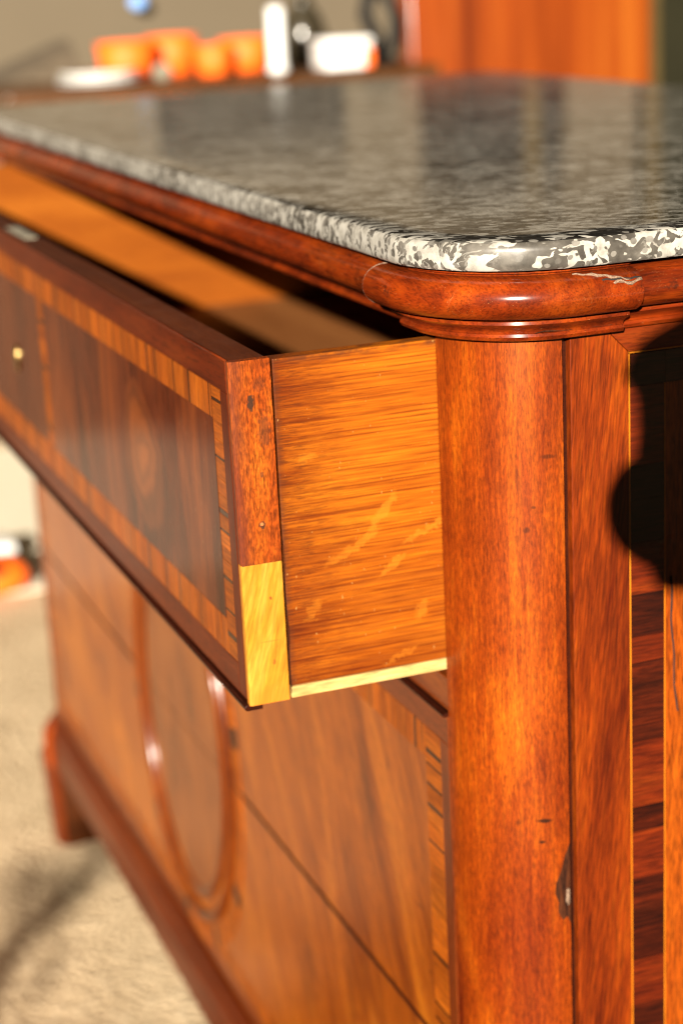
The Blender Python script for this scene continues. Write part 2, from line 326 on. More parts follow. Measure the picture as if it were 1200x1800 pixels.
# ---- grey fossil marble
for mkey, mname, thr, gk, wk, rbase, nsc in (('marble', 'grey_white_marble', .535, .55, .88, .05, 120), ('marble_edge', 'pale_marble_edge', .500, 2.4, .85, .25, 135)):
    t = NT(mname)
    wv = t.noise(t.pos, 24, 3, .55, .2, 1)
    sx = t.n.new("ShaderNodeVectorMath"); sx.operation = 'SCALE'; t.l.new(t.vmath('SUBTRACT', wv, (.5, .5, .5)), sx.inputs[0]); sx.inputs[3].default_value = .014
    pv = t.vmath('ADD', t.pos, sx.outputs[0])
    pv = t.map(pv, (1, 1, 1), (0, 0, .35))
    pe_ = t.map(pv, (1.6, .50, .95))
    n1 = t.noise(pe_, nsc, 2, .45, .8)
    n2 = t.noise(t.map(t.pos, (1, 1, 1)), 17, 3, .55, .4)
    shp = t.math('ADD', n1, t.math('MULTIPLY', t.math('SUBTRACT', n2, .5), .32))
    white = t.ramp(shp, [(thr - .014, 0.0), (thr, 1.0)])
    thin = t.noise(t.map(pv, (1.2, .8, 1)), 95, 3, .5, 1.2)
    vein = t.ramp(t.math('ABSOLUTE', t.math('SUBTRACT', thin, .5)), [(.012, 1.0), (.035, 0.0)])
    vein = t.math('MULTIPLY', vein, t.ramp(n2, [(.40, 0.0), (.55, .8)]))
    vc = t.n.new("ShaderNodeTexVoronoi"); vc.feature = 'SMOOTH_F1'; t.l.new(t.map(pv, (1.25, .8, 1)), vc.inputs["Vector"]); vc.inputs["Scale"].default_value = 175; vc.inputs["Smoothness"].default_value = .15
    clast = t.ramp(vc.outputs["Distance"], [(.30, 1.0), (.35, 0.0)])
    cell = t.xyz(vc.outputs["Color"])
    clast = t.math('MULTIPLY', clast, t.ramp(cell[1], [(.42, 0.0), (.46, 1.0)]))
    white = t.math('MULTIPLY', t.math('MAXIMUM', white, vein), t.math('SUBTRACT', 1.0, t.math('MULTIPLY', clast, .92)))
    mott = t.noise(t.pos, 190, 5, .65)
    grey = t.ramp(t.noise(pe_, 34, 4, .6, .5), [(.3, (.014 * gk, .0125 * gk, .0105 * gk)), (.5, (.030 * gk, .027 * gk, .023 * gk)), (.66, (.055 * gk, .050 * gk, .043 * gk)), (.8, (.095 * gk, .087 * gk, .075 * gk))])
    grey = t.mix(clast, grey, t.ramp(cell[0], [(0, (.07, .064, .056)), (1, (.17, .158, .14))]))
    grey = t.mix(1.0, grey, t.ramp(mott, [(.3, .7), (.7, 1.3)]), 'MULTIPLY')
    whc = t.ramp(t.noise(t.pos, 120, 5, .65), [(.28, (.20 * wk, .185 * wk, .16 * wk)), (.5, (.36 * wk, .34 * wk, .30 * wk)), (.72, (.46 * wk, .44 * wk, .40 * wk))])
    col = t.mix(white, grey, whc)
    pits = t.ramp(t.noise(t.pos, 1100, 2, .5), [(.70, 0.0), (.77, 1.0)])
    col = t.mix(t.math('MULTIPLY', pits, .3), col, (.30, .27, .22))
    t.bump(t.noise(t.pos, 350, 4, .65), .05, .0006)
    M[mkey] = t.fin(col, t.math('ADD', t.math('MULTIPLY', t.noise(t.pos, 22, 4, .6), .10), rbase), 0, 0, .42)

# ---- room
t = NT('beige_carpet')
f = t.noise(t.map(t.pos, (1, 1, 1), (0, 0, .5)), 150, 3, .6)
loop = t.n.new("ShaderNodeTexVoronoi"); t.l.new(t.pos, loop.inputs["Vector"]); loop.inputs["Scale"].default_value = 110
c1 = t.ramp(t.math('ADD', t.math('MULTIPLY', f, .6), t.math('MULTIPLY', loop.outputs["Distance"], .5)), [(.25, (.42, .305, .190)), (.5, (.60, .455, .290)), (.8, (.75, .60, .41))])
rib = t.n.new('ShaderNodeTexWave'); t.l.new(t.map(t.pos, (1, 1, 1), (0, 0, .45)), rib.inputs['Vector']); rib.inputs['Scale'].default_value = 55; rib.inputs['Distortion'].default_value = 1.2; rib.inputs['Detail'].default_value = 3; rib.inputs['Detail Scale'].default_value = 3
c1 = t.mix(1.0, c1, t.ramp(rib.outputs['Fac'], [(0, (.82, .80, .77)), (1, (1.10, 1.09, 1.07))]), 'MULTIPLY')
c1 = t.mix(1.0, c1, t.ramp(t.noise(t.pos, 9, 4, .6), [(.3, (.86, .84, .82)), (.7, (1.08, 1.08, 1.08))]), 'MULTIPLY')
t.bump(t.math('ADD', loop.outputs["Distance"], f), 1.0, .005)
M['carpet'] = t.fin(c1, .95, spec=.1)
def flat(name, c, rough=.5, var=.12, scale=8, **k):
    t = NT(name)
    n = t.ramp(t.noise(t.pos, scale, 4, .6), [(.3, tuple(x * (1 - var) for x in c)), (.7, tuple(min(1, x * (1 + var)) for x in c))])
    t.bump(t.noise(t.pos, scale * 30, 3, .6), .08, .001)
    return t.fin(n, rough, **k)
M['wall'] = flat('taupe_wall_paint', (.098, .075, .046), .85, .05, 2)
M['cream'] = flat('cream_rug', (.80, .72, .56), .95, .05, 30, spec=.1)
M['white'] = flat('white_glaze', (.80, .80, .78), .25, .02)
M['orange'] = flat('orange_glaze', (.92, .135, .004), .6, .05)
M['yellow_in'] = flat('yellow_orange_glaze', (.92, .46, .03), .35, .05)
M['black'] = flat('black_metal', (.008, .007, .006), .6, .1, spec=.2)
M['olive'] = flat('olive_glass', (.03, .024, .014), .2, .1)
M['green'] = flat('dark_green_lacquer', (.014, .013, .006), .5, .1, spec=.2)
M['gilt'] = flat('dull_gilt', (.07, .045, .012), .45, .2, 30)
M['blue'] = flat('blue_glint', (.22, .42, .85), .2, .02)
M['linen'] = flat('grey_linen', (.20, .18, .13), .9, .1, 30)
M['brown_grey'] = flat('brown_grey', (.085, .062, .038), .9, .15, 30)
M['dark_cloth'] = flat('dark_cloth', (.03, .03, .035), .9, .15, 30)
M['denim'] = flat('denim', (.05, .07, .12), .9, .15, 30)
M['skin'] = flat('skin', (.52, .30, .20), .5, .05, 30)
M['hair'] = flat('hair', (.04, .025, .015), .6, .2, 80)
M['table'] = wood('dark_red_table', (.05, .026, .018), (.10, .055, .036), (.17, .095, .062), 'y', rough=.35, coat=.6)
M['cabinet'] = wood('orange_mahogany_cabinet', (.130, .026, .006), (.280, .066, .012), (.420, .150, .030), 'z', fig=17, figk=30, fib=40, fibk=30, pore=.2, rough=.35, coat=.8, crough=.2, contrast=.45)
M['picture'] = flat('dark_picture', (.030, .024, .018), .4, .4, 6)

# ------------------------------------------------------------------ mesh helpers (fitted frame: z = 0 at the drawer's top edge)
def empty(name, loc, label=None, cat=None, group=None):
    o = bpy.data.objects.new(name, None)
    COL.objects.link(o)
    o.location = (loc[0], loc[1], loc[2] + H)
    o.empty_display_size = .05
    tag(o, label, cat, group)
    return o
def tag(o, label=None, cat=None, group=None, kind=None):
    if label: o['label'] = label
    if cat: o['category'] = cat
    if group: o['group'] = group
    if kind: o['kind'] = kind
    return o
def wloc(o):
    p, l = o, Vector((0, 0, 0))
    while p is not None:
        l = l + p.location; p = p.parent
    return l
def obj(name, bm, mat, parent=None, smooth=False, auto=None):
    bmesh.ops.recalc_face_normals(bm, faces=bm.faces)
    xs = [v.co for v in bm.verts]
    c = Vector((sum(v.x for v in xs) / len(xs), sum(v.y for v in xs) / len(xs), min(v.z for v in xs)))
    bmesh.ops.translate(bm, vec=-c, verts=bm.verts)
    me = bpy.data.meshes.new(name)
    bm.to_mesh(me); bm.free()
    me.materials.append(M[mat] if isinstance(mat, str) else mat)
    if smooth or auto is not None:
        me.polygons.foreach_set('use_smooth', [True] * len(me.polygons))
        if auto is not None:
            me.set_sharp_from_angle(angle=R(auto))
    o = bpy.data.objects.new(name, me)
    COL.objects.link(o)
    o.location = c + Vector((0, 0, H))
    if parent is not None:
        o.location = o.location - wloc(parent); o.parent = parent
    return o
def bxm(x0, x1, y0, y1, z0, z1, bev=0, seg=2, bm=None):
    bm = bm or bmesh.new()
    g = bmesh.ops.create_cube(bm, size=1)
    for v in g['verts']:
        v.co = Vector(((x0 + x1) / 2 + v.co.x * (x1 - x0), (y0 + y1) / 2 + v.co.y * (y1 - y0), (z0 + z1) / 2 + v.co.z * (z1 - z0)))
    if bev:
        es = list({e for v in g['verts'] for e in v.link_edges})
        bmesh.ops.bevel(bm, geom=es, offset=bev, segments=seg, profile=.5, affect='EDGES')
    return bm
def prism(poly, axis, a0, a1, bev=0):
    """poly of 2-d points in the two other axes, extruded along axis"""
    bm = bmesh.new()
    def P(p, a):
        return {'x': (a, p[0], p[1]), 'y': (p[0], a, p[1]), 'z': (p[0], p[1], a)}[axis]
    A = [bm.verts.new(P(p, a0)) for p in poly]; B = [bm.verts.new(P(p, a1)) for p in poly]
    n = len(poly)
    bm.faces.new(A); bm.faces.new(B[::-1])
    for i in range(n): bm.faces.new((A[i], A[(i + 1) % n], B[(i + 1) % n], B[i]))
    if bev: bmesh.ops.bevel(bm, geom=list(bm.edges), offset=bev, segments=2, profile=.5, affect='EDGES')
    return bm
def sweep(path, prof, closed_prof=True, caps=True):
    """path: (x, y, nx, ny); prof: (offset, z)"""
    bm = bmesh.new()
    rings = [[bm.verts.new((x + nx * o, y + ny * o, z)) for o, z in prof] for x, y, nx, ny in path]
    n = len(prof)
    for a, b in zip(rings, rings[1:]):
        for i in range(n if closed_prof else n - 1):
            j = (i + 1) % n
            bm.faces.new((a[i], a[j], b[j], b[i]))
    if caps and closed_prof:
        bm.faces.new(rings[0]); bm.faces.new(rings[-1][::-1])
    return bm
def lathe(cx, cy, prof, seg=32):
    bm = bmesh.new()
    rings = [[bm.verts.new((cx + r * math.cos(2 * math.pi * k / seg), cy + r * math.sin(2 * math.pi * k / seg), z)) for k in range(seg)] for r, z in prof]
    for a, b in zip(rings, rings[1:]):
        for k in range(seg): bm.faces.new((a[k], a[(k + 1) % seg], b[(k + 1) % seg], b[k]))
    bm.faces.new(rings[0][::-1]); bm.faces.new(rings[-1])
    return bm
def tube(pts, rad, seg=8):
    bm = bmesh.new()
    pts = [Vector(p) for p in pts]
    rings = []
    for i, p in enumerate(pts):
        d = (pts[min(i + 1, len(pts) - 1)] - pts[max(i - 1, 0)]).normalized()
        u = d.orthogonal().normalized() if i == 0 else (u - d * u.dot(d)).normalized()
        v = d.cross(u)
        r = rad[i] if isinstance(rad, (list, tuple)) else rad
        rings.append([bm.verts.new(p + (u * math.cos(2 * math.pi * k / seg) + v * math.sin(2 * math.pi * k / seg)) * r) for k in range(seg)])
    for a, b in zip(rings, rings[1:]):
        for k in range(seg): bm.faces.new((a[k], a[(k + 1) % seg], b[(k + 1) % seg], b[k]))
    bm.faces.new(rings[0][::-1]); bm.faces.new(rings[-1])
    return bm

# ------------------------------------------------------------------ the place: carpet and far wall
tag(obj('carpet_floor', bxm(-3.6, 6, -4, 4, -.95, -.89), 'carpet'), kind='structure')
tag(obj('wall', bxm(-3.8, -3.6, -4, 4, -.89, 1.7), 'wall'), kind='structure')

# ------------------------------------------------------------------ the commode
W = 1.265                                  # width of the drawers
XL = -W - .055                             # outside of the left column
DEP = .60
chest = empty('chest_of_drawers', (-W / 2, .3, -.89), 'mahogany chest of drawers with grey marble top and its top drawer pulled open', 'chest of drawers')
RX, RY = .0545, .0515                      # corner column radii
def arc(o=0, n=24, cx=0.0, sgn=1):
    pts = []
    for k in range(n + 1):
        a = math.pi / 2 * (1 - k / n)
        nx, ny = math.cos(a) * sgn, -math.sin(a)
        pts.append((cx + RX * nx, RY + RY * ny, nx, ny))
    return pts
arcR = arc()
arcL = arc(cx=-W, sgn=-1)[::-1]
SIDE = RX                                  # side plane x

# marble slab, rounded corners and eased edges
mo, mz0, mz1 = .0262, .0450, .0608
outline = [(XL - .0, DEP + .055, -1, 0), (XL, RY, -1, 0)]
full = [(XL, DEP + .06, -1, 0)] + [(XL, DEP * k / 8 + RY * (1 - k / 8), -1, 0) for k in range(7, 0, -1)] + arcL + [(-W * k / 24, 0, 0, -1) for k in range(23, 0, -1)] + arcR + [(SIDE, DEP * k / 8 + RY * (1 - k / 8), 1, 0) for k in range(1, 8)] + [(SIDE, DEP + .06, 1, 0)]
rnd_ = [(0, mz0), (mo - .0015, mz0), (mo - .0003, mz0 + .0012), (mo, mz0 + .004), (mo, mz1 - .0055), (mo - .0006, mz1 - .0028), (mo - .0022, mz1 - .0009), (mo - .0050, mz1), (0, mz1)]
bm = bmesh.new()
rings = []
jig = random.Random(3)
for x, y, nx, ny in full:
    j = jig.uniform(-.0003, .0003)
    rings.append([bm.verts.new((x + nx * (o + (j if o > .01 else 0)), y + ny * (o + (j if o > .01 else 0)), z)) for o, z in rnd_])
for a, b in zip(rings, rings[1:]):
    for i in range(len(rnd_) - 1): bm.faces.new((a[i], a[i + 1], b[i + 1], b[i]))
bm.faces.new([r[-1] for r in rings]); bm.faces.new([r[0] for r in rings][::-1])
for rr in (rings[0], rings[-1]): pass
mt = obj('marble_top', bm, 'marble', chest, auto=40)
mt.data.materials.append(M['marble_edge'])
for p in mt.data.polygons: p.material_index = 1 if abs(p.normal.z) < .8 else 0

# cornice moulding under the marble: front run, corner piece, side run
def cornice_profile(e=0.0):
    p = [(-.012, .0445), (.0165 + e, .0445), (.0175 + e, .0428), (.0155 + e, .0418)]
    for k in range(0, 15):                 # the big roll
        a = R(100 - k * 14.0)
        p.append((.0185 + e + .0140 * math.cos(a), .0300 + .0116 * math.sin(a)))
    p += [(.0150 + e, .0186), (.0150 + e, .0172), (.0165 + e, .0166), (.0168 + e, .0150), (.0150 + e, .0136), (.0118 + e, .0122), (.0098 + e, .0104), (.0092 + e, .0092),
          (.0105 + e, .0088), (.0108 + e, .0072), (.0095 + e, .0052), (.0060 + e, .0042), (-.012, .0042)]
    return p
JX, JY = -.020, .083
front_path = [(x_, 0, 0, -1) for x_ in [-W + .02 + (JX - .0006 + W - .02) * k / 30 for k in range(31)]]
obj('cornice_moulding', sweep(front_path, cornice_profile(-.0042)), 'mould', chest, auto=35)
corner_path = [(JX, 0, 0, -1), (JX / 2, 0, 0, -1)] + arcR + [(SIDE, RY + (JY - RY) / 2, 1, 0), (SIDE, JY, 1, 0)]
bm = sweep(corner_path, cornice_profile(.0022))
corner_m = obj('corner_moulding', bm, 'mould', chest, auto=35)
corner_m['label'] = 'rounded corner length of cornice moulding with a cracked filled end'
left_path = [(XL, .083, -1, 0)] + arcL + [(-W + .019, 0, 0, -1)]
obj('corner_moulding', sweep(left_path, cornice_profile(.0022)), 'mould', chest, auto=35)
side_path = [(SIDE, JY + .0008 + (DEP - JY) * k / 10, 1, 0) for k in range(11)]
obj('cornice_moulding', sweep(side_path, cornice_profile(-.0045)), 'mould_y', chest, auto=35)
# filler smear and crack across the end of the corner roll
def on_roll(y, ang, lift=0.0):
    a = R(ang)
    return (SIDE + .0207 + (.0140 + lift) * math.cos(a), y, .0300 + (.0116 + lift) * math.sin(a))
smear = [on_roll(.046 + .030 * k / 12, 78 - 42 * k / 12 + 3 * math.sin(k * 2.1), .0001) for k in range(13)]
obj('filler', tube(smear, [.0002 + .0007 * math.sin(math.pi * (k + .7) / 13.5) * (1 + .4 * math.sin(k * 1.7)) for k in range(13)], 8), 'filler', corner_m, True)
obj('filler', tube([on_roll(.066 + .0165 * k / 8, 30 + 5 * math.sin(k), 0) for k in range(9)], [.0007 + .0005 * (k % 3) / 2 for k in range(9)], 6), 'filler', corner_m, True)
obj('crack', tube([on_roll(.060 + .022 * k / 8, 43 - 4 * k / 8 + 2 * math.sin(k * 1.9), -.0002) for k in range(9)], .0006, 6), 'gap', corner_m, True)
obj('filler', tube([(SIDE + .0112, .030 + .05 * k / 10, .0096 + .0006 * math.sin(k * 1.3)) for k in range(11)], [.00015 + .0004 * ((k * 7) % 5) / 4 for k in range(11)], 6), 'chip', corner_m, True)
# pale glue line at the joint on the front
jl = []
for k in range(0, 15):
    a = R(100 - k * 14.0)
    jl.append((JX - .0003, -(.0207 + .0140 * math.cos(a) - .0006), .0300 + .0116 * math.sin(a)))
obj('glue_line', tube(jl, .00055, 6), 'filler', corner_m, True)

# corner columns
def column(path, z0, z1, name):
    prof = [(0, z1), (0, z1 - .02)] + [(0, z1 - .05 * k) for k in range(1, int((z1 - z0) / .05))] + [(0, z0)]
    bm = bmesh.new()
    rings = [[bm.verts.new((x, y, z)) for _, z in prof] for x, y, nx, ny in path]
    n = len(prof)
    for a, b in zip(rings, rings[1:]):
        for i in range(n - 1): bm.faces.new((a[i], a[i + 1], b[i + 1], b[i]))
    cxn = 0.0 if path is arcR else -W
    core = [(cxn + (.0 if path is arcR else 0), RY)]
    top = [r[0] for r in rings]; bot = [r[-1] for r in rings]
    ct = bm.verts.new((cxn, RY, z1)); cb = bm.verts.new((cxn, RY, z0))
    bm.faces.new(top + [ct]); bm.faces.new((bot + [cb])[::-1])
    bm.faces.new([ct] + [r for r in rings[0]] + [cb]); bm.faces.new([cb] + [r for r in rings[-1]][::-1] + [ct])
    return obj(name, bm, 'column', chest, auto=50)
col_r = column(arcR, -.70, .0040, 'corner_column')
col_l = column(arcL, -.70, .0040, 'corner_column')
# chipped veneer beside the groove, with a lump of grey filler
def on_col(y, z, lift):
    a = math.acos(max(-1, min(1, (RY - y) / RY))) if y < RY else math.pi / 2
    nx, ny = math.sin(a), -math.cos(a)
    return (RX * nx + nx * lift, RY + RY * ny + ny * lift, z)
cz = -.329
edge = [(.0513, cz + .029), (.0478, cz + .020), (.0455, cz + .011), (.0425, cz + .004), (.0420, cz - .003), (.0440, cz - .009), (.0435, cz - .015), (.0465, cz - .021), (.0490, cz - .018), (.0513, cz - .024)]
bm = bmesh.new()
ro = [bm.verts.new(on_col(y, z, .00035)) for y, z in edge]
ri = [bm.verts.new(on_col(y * .45 + .0513 * .55, z * .9 + cz * .1, .00045)) for y, z in edge]
rj = [bm.verts.new(on_col(.0513, z * .9 + cz * .1, .0004)) for y, z in edge]
for k in range(len(edge) - 1):
    bm.faces.new((ro[k], ro[k + 1], ri[k + 1], ri[k])); bm.faces.new((ri[k], ri[k + 1], rj[k + 1], rj[k]))
obj('veneer_chip', bm, 'chip', col_r)
bm = bmesh.new()
bmesh.ops.create_icosphere(bm, subdivisions=3, radius=1)
jig = random.Random(5)
for v in bm.verts:
    n_ = 1 + .25 * jig.uniform(-1, 1)
    y, z = .0498 + v.co.y * .0015 * n_, cz - .006 + v.co.z * .0055 * n_
    p = on_col(y, z, .0003 + max(0, v.co.x) * .0012)
    v.co = p
obj('filler', bm, 'filler', col_r, True)

# carcass
obj('carcass_side', bxm(.0005, .049, .0523, DEP, -.70, .0035), 'dark_in', chest)
obj('carcass_side', bxm(-W - .049, -W - .0005, .0523, DEP, -.70, .0035), 'dark_in', chest)
obj('back_panel', bxm(-W - .049, .049, DEP + .001, DEP + .012, -.70, .0430), 'dark_in', chest)
obj('dust_board', bxm(-W, 0, .0245, DEP, -.222, -.208), 'dark_in', chest)
obj('carcass_top', bxm(-W - .04, .04, .013, DEP, .0075, .0440), 'dark_in', chest)
obj('carcass_bottom', bxm(-W, 0, .02, DEP, -.712, -.701), 'dark_in', chest)
obj('drawer_rail', bxm(-W, 0, .0008, .024, -.2275, -.2065, .0006), 'border_low', chest)
# side of the case: groove, stile, rail, stringing, crossbanding, field
obj('groove', bxm(.044, .0492, .0516, .0562, -.70, .0035), 'bead', chest)
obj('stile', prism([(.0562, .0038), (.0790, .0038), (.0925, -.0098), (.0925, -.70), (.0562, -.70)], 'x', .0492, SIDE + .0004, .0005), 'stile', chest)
obj('rail', prism([(.0793, .0038), (DEP, .0038), (DEP, -.0098), (.0928, -.0098)], 'x', .0492, SIDE + .0004, .0004), 'rail', chest)
obj('stringing', bxm(.0492, SIDE, .0926, .0934, -.70, -.0110), 'string', chest)
obj('stringing', bxm(.0492, SIDE, .0935, DEP, -.0108, -.0100), 'string', chest)
z = -.0300
rr = random.Random(12)
hs = []
while z > -.695:
    h = rr.choice((.012, .016, .020, .026, .031))
    h = min(h, z + .70)
    m = 'rose_red' if rr.random() < .33 else 'rose'
    obj('crossband_strip', bxm(.0492, SIDE + rr.uniform(-.0002, .0001), .0935, .1152, z - h + .00015, z), m, chest)
    z -= h
y = .0941
while y < DEP - .03:
    h = rr.choice((.016, .022, .028))
    obj('crossband_strip', bxm(.0492, SIDE - .0001, y, y + h - .00015, -.0298, -.0114), 'rose', chest)
    y += h
obj('stringing', bxm(.0492, SIDE, .1153, .1159, -.70, -.0300), 'string', chest)
sp = obj('side_panel', bxm(.0492, SIDE - .0002, .1160, DEP, -.70, -.0300), 'side_panel', chest)
obj('split', tube([(SIDE + .0001, .1196 + .004 * (k / 10) ** 1.6 + .0006 * math.sin(k * 1.4), -.145 - .085 * k / 10) for k in range(11)], .00055, 6), 'gap', sp)

# plinth and feet
pp = [(-.0010, -.7000), (-.0030, -.7000), (-.0055, -.7025), (-.0065, -.707), (-.0055, -.712), (-.0080, -.715), (-.0105, -.721), (-.0115, -.729), (-.0118, -.757), (-.0100, -.763), (.02, -.763), (.02, -.7000)]
obj('plinth', prism(pp, 'x', -W + .006, .0), 'plinth', chest)
for cx, s in ((0.0, 1), (-W, -1)):
    pth = [(cx - s * .004, 0, 0, -1)] + arc(cx=cx, sgn=s) + [(cx + s * RX, .085, s, 0)]
    if s < 0: pth = pth[::-1]
    obj('column_base', sweep(pth, [(-.03, -.701), (.002, -.701), (.008, -.706), (.015, -.7155), (.0185, -.719), (.0200, -.730), (.0200, -.760), (.018, -.7650), (-.03, -.7650)]), 'foot', chest, auto=35)
def foot(x0, x1, y0, y1, dark):
    bm = bmesh.new()
    lv = [(-.7653, 1.0), (-.79, .97), (-.84, .86), (-.875, .80), (-.8898, .78)]
    cx, cy = (x0 + x1) / 2, (y0 + y1) / 2
    rings = [[bm.verts.new((cx + a * r * (x1 - x0) / 2, cy + b * r * (y1 - y0) / 2, z)) for a, b in ((-1, -1), (1, -1), (1, 1), (-1, 1))] for z, r in lv]
    for p, q in zip(rings, rings[1:]):
        for k in range(4): bm.faces.new((p[k], p[(k + 1) % 4], q[(k + 1) % 4], q[k]))
    bm.faces.new(rings[0]); bm.faces.new(rings[-1][::-1])
    bmesh.ops.bevel(bm, geom=[e for e in bm.edges if abs(e.verts[0].co.z - e.verts[1].co.z) > .01], offset=.004, segments=2, affect='EDGES')
    o = obj('foot', bm, 'plinth' if dark else 'foot', chest, auto=35)
    if dark:
        xs = (x1 - .010, x1 + .008) if x0 < -1 else (x0 - .008, x0 + .010)
        bm = prism([(y0 + .014, -.7660), (y1 + .062, -.7660), (y1 + .058, -.80), (y1 + .045, -.845), (y1 + .040, -.872), (y1 + .025, -.886), (y0 + .016, -.8880)], 'x', *xs, .003)  # dark piece added over the inner face, leaving only a front sliver bright
        obj('dark_foot_cheek', bm, 'dark_in', o, auto=35)
foot(.010, .070, -.016, .050, True); foot(-W - .066, -W - .014, -.016, .040, True); foot(.005, .055, DEP - .07, DEP - .01, False); foot(-W - .055, -W - .005, DEP - .07, DEP - .01, False)

# ---- drawers
cube = bmesh.new(); bmesh.ops.create_cube(cube, size=1)
unit = {}
for k in ('strip_x', 'strip_z', 'strip_dark_x', 'strip_dark_z'):
    me = bpy.data.meshes.new('veneer_strip'); cube.to_mesh(me); me.materials.append(M[k]); unit[k] = me
cube.free()
def strip(parent, x0, x1, yf, z0, z1, ax, dark):
    """one veneer strip whose face stands at y = yf"""
    o = bpy.data.objects.new('veneer_strip', unit['strip_' + ('dark_' if dark else '') + ax])
    COL.objects.link(o)
    o.scale = (x1 - x0, .0014, z1 - z0)
    o.location = Vector(((x0 + x1) / 2, yf + .0007, (z0 + z1) / 2 + H)) - wloc(parent)
    o.parent = parent
    return o
def band(parent, a0, a1, fixed, yf, horiz, rng, pd=.32):
    """run of crossbanding strips from a0 to a1"""
    a, last = a0, True
    while a < a1 - .0008:
        dark = (not last) and rng.random() < pd
        wd = rng.choice((.0014, .002, .0032)) if dark else rng.uniform(.0062, .0135)
        if not dark and a1 - a - wd < .004: wd = a1 - a
        b = min(a + wd, a1)
        g = .00012
        f = yf + rng.uniform(-.00012, .00006)
        if horiz: strip(parent, a + g, b - g, f, fixed[0], fixed[1], 'z', dark)
        else: strip(parent, fixed[0], fixed[1], f, a + g, b - g, 'x', dark)
        last = dark; a = b
Y1 = -.1224; T = .0241
rng = random.Random(21)
dr = empty('drawer', (-W / 2, Y1, -.2))
dr.location = dr.location - wloc(chest); dr.parent = chest
dr['label'] = 'open top drawer with crossbanded front and oak sides'
fr = obj('drawer_front', bxm(-W + .001, -.0062, Y1 + .0016, Y1 + T - .0004, -.1985, -.0006, .0004), 'core', dr)
# end block of the front: old mahogany above, pale repair below
obj('front_end', prism([(-.0060, Y1 + .0002), (-.0012, Y1 - .0002), (-.0002, Y1 + .0008), (0, Y1 + .0022), (0, Y1 + T), (-.0060, Y1 + T)], 'z', -.1163, 0, .0003), 'drawer_end', dr)
eb = obj('repair_block', prism([(-.0060, Y1 + .0002), (-.0008, Y1 - .0002), (-.0001, Y1 + .0006), (.0001, Y1 + .0016), (.0001, Y1 + T - .0002), (-.0060, Y1 + T - .0002)], 'z', -.2005, -.1164, .0003), 'yellow', dr)
obj('glue_line', bxm(-.0058, .00005, Y1 + .0006, Y1 + T - .0004, -.11645, -.11625), 'chip', dr)
eb['label'] = 'pale yellow repair block let into the drawer front end'
g0 = Y1 - .0001
def frame_piece(x0, x1, z0, z1, m, nm='border', yf=None, bev=.0003):
    return obj(nm, bxm(x0, x1, yf if yf is not None else g0, Y1 + .00155, z0, z1, bev, 1), m, dr)
# top border slopes in from the worn edge
frame_piece(-W + .001, -.0062, -.0185, .0004, 'border')
frame_piece(-.0190, -.0062, -.1985, -.0187, 'border_z')
frame_piece(-W + .001, -.0192, -.1985, -.1800, 'border')
frame_piece(-W + .001, -W + .019, -.1798, -.0187, 'border_z')
obj('front_edge', tube([(-W + .004 + (W - .0105) * k / 40, Y1 + .0004, .0001 + .00012 * math.sin(k * 2.3)) for k in range(41)], .00075, 6), 'border', dr, True)
band(dr, -W + .0192, -.0362, (-.0378, -.0187), Y1, True, rng)
band(dr, -.1798, -.0187, (-.0358, -.0192), Y1, False, rng)
band(dr, -W + .0192, -.0362, (-.1798, -.1585), Y1, True, rng)
band(dr, -.1583, -.0380, (-W + .0192, -W + .0368), Y1, False, rng)
XA, XB = -.498, -W + .498
PZ0, PZ1 = -.1583, -.0380
for x0, x1, m in ((XA, -.0360, 'panel_top'), (XB + .019, XA - .019, 'panel_mid'), (-W + .0370, XB, 'panel_top')):
    frame_piece(x0, x1, PZ0, PZ1, m, 'veneer_panel', Y1 + .0001, 0)
for x0 in (XA - .0188, XB + .0002):
    band(dr, PZ0, PZ1, (x0, x0 + .0186), Y1, False, rng)
obj('stringing', bxm(-.03600, -.03585, Y1 - .0002, Y1 + .001, PZ0, -.0187), 'bead', dr)
lp = obj('lock_plate', bxm(-.665, -.585, Y1 + .009, Y1 + .019, -.0008, .0004, .0002, 1), 'linen', dr)
# escutcheon and key
es = obj('escutcheon', lathe(0, 0, [(.0065, 0), (.0065, .0012), (.0055, .0020), (.003, .0020)], 24), 'brass', None, True)
es.rotation_euler = (R(90), 0, 0); es.scale = (1, 1.9, 1)
es.location = Vector((-.622, Y1 + .0001, -.106 + H)) - wloc(dr); es.parent = dr
# bead along the bottom
obj('bead', prism([(Y1 - .0016, -.2002), (Y1 - .0028, -.2014), (Y1 - .0028, -.2030), (Y1 - .0016, -.2040), (Y1 + .008, -.2040), (Y1 + .008, -.2002)], 'x', -W + .001, -.0020, .0003), 'bead', dr)
# linings: right side with pale runner, left side, back, bottom
dsr = obj('drawer_side', bxm(-.0125, -.0012, Y1 + T + .0016, .41, -.1930, -.0012, .0005), 'oak', dr)
dsr['label'] = 'golden oak drawer side with pale ray flecks'
obj('runner', bxm(-.0135, -.0002, Y1 + T + .0012, .41, -.2000, -.1932, .0005), 'pale', dr)
obj('joint_gap', bxm(-.0110, -.0040, Y1 + T - .0002, Y1 + T + .0018, -.1990, -.0020), 'gap', dr)
obj('splinter', tube([(-.0007, Y1 + T + .0012 + .0004 * math.sin(k * 1.1), -.105 - .092 * k / 12) for k in range(13)], [.0001 + .00035 * k / 12 for k in range(13)], 6), 'chip', dr)
obj('drawer_side', bxm(-W + .0015, -W + .0125, Y1 + T + .001, .41, -.1995, -.0012, .0005), 'oak_in', dr)
obj('drawer_back', bxm(-W + .0127, -.0127, .4105, .420, -.1995, -.010), 'oak_in', dr)
obj('drawer_bottom', bxm(-W + .0127, -.0137, Y1 + T - .0002, .4103, -.1990, -.1925), 'oak_floor', dr)

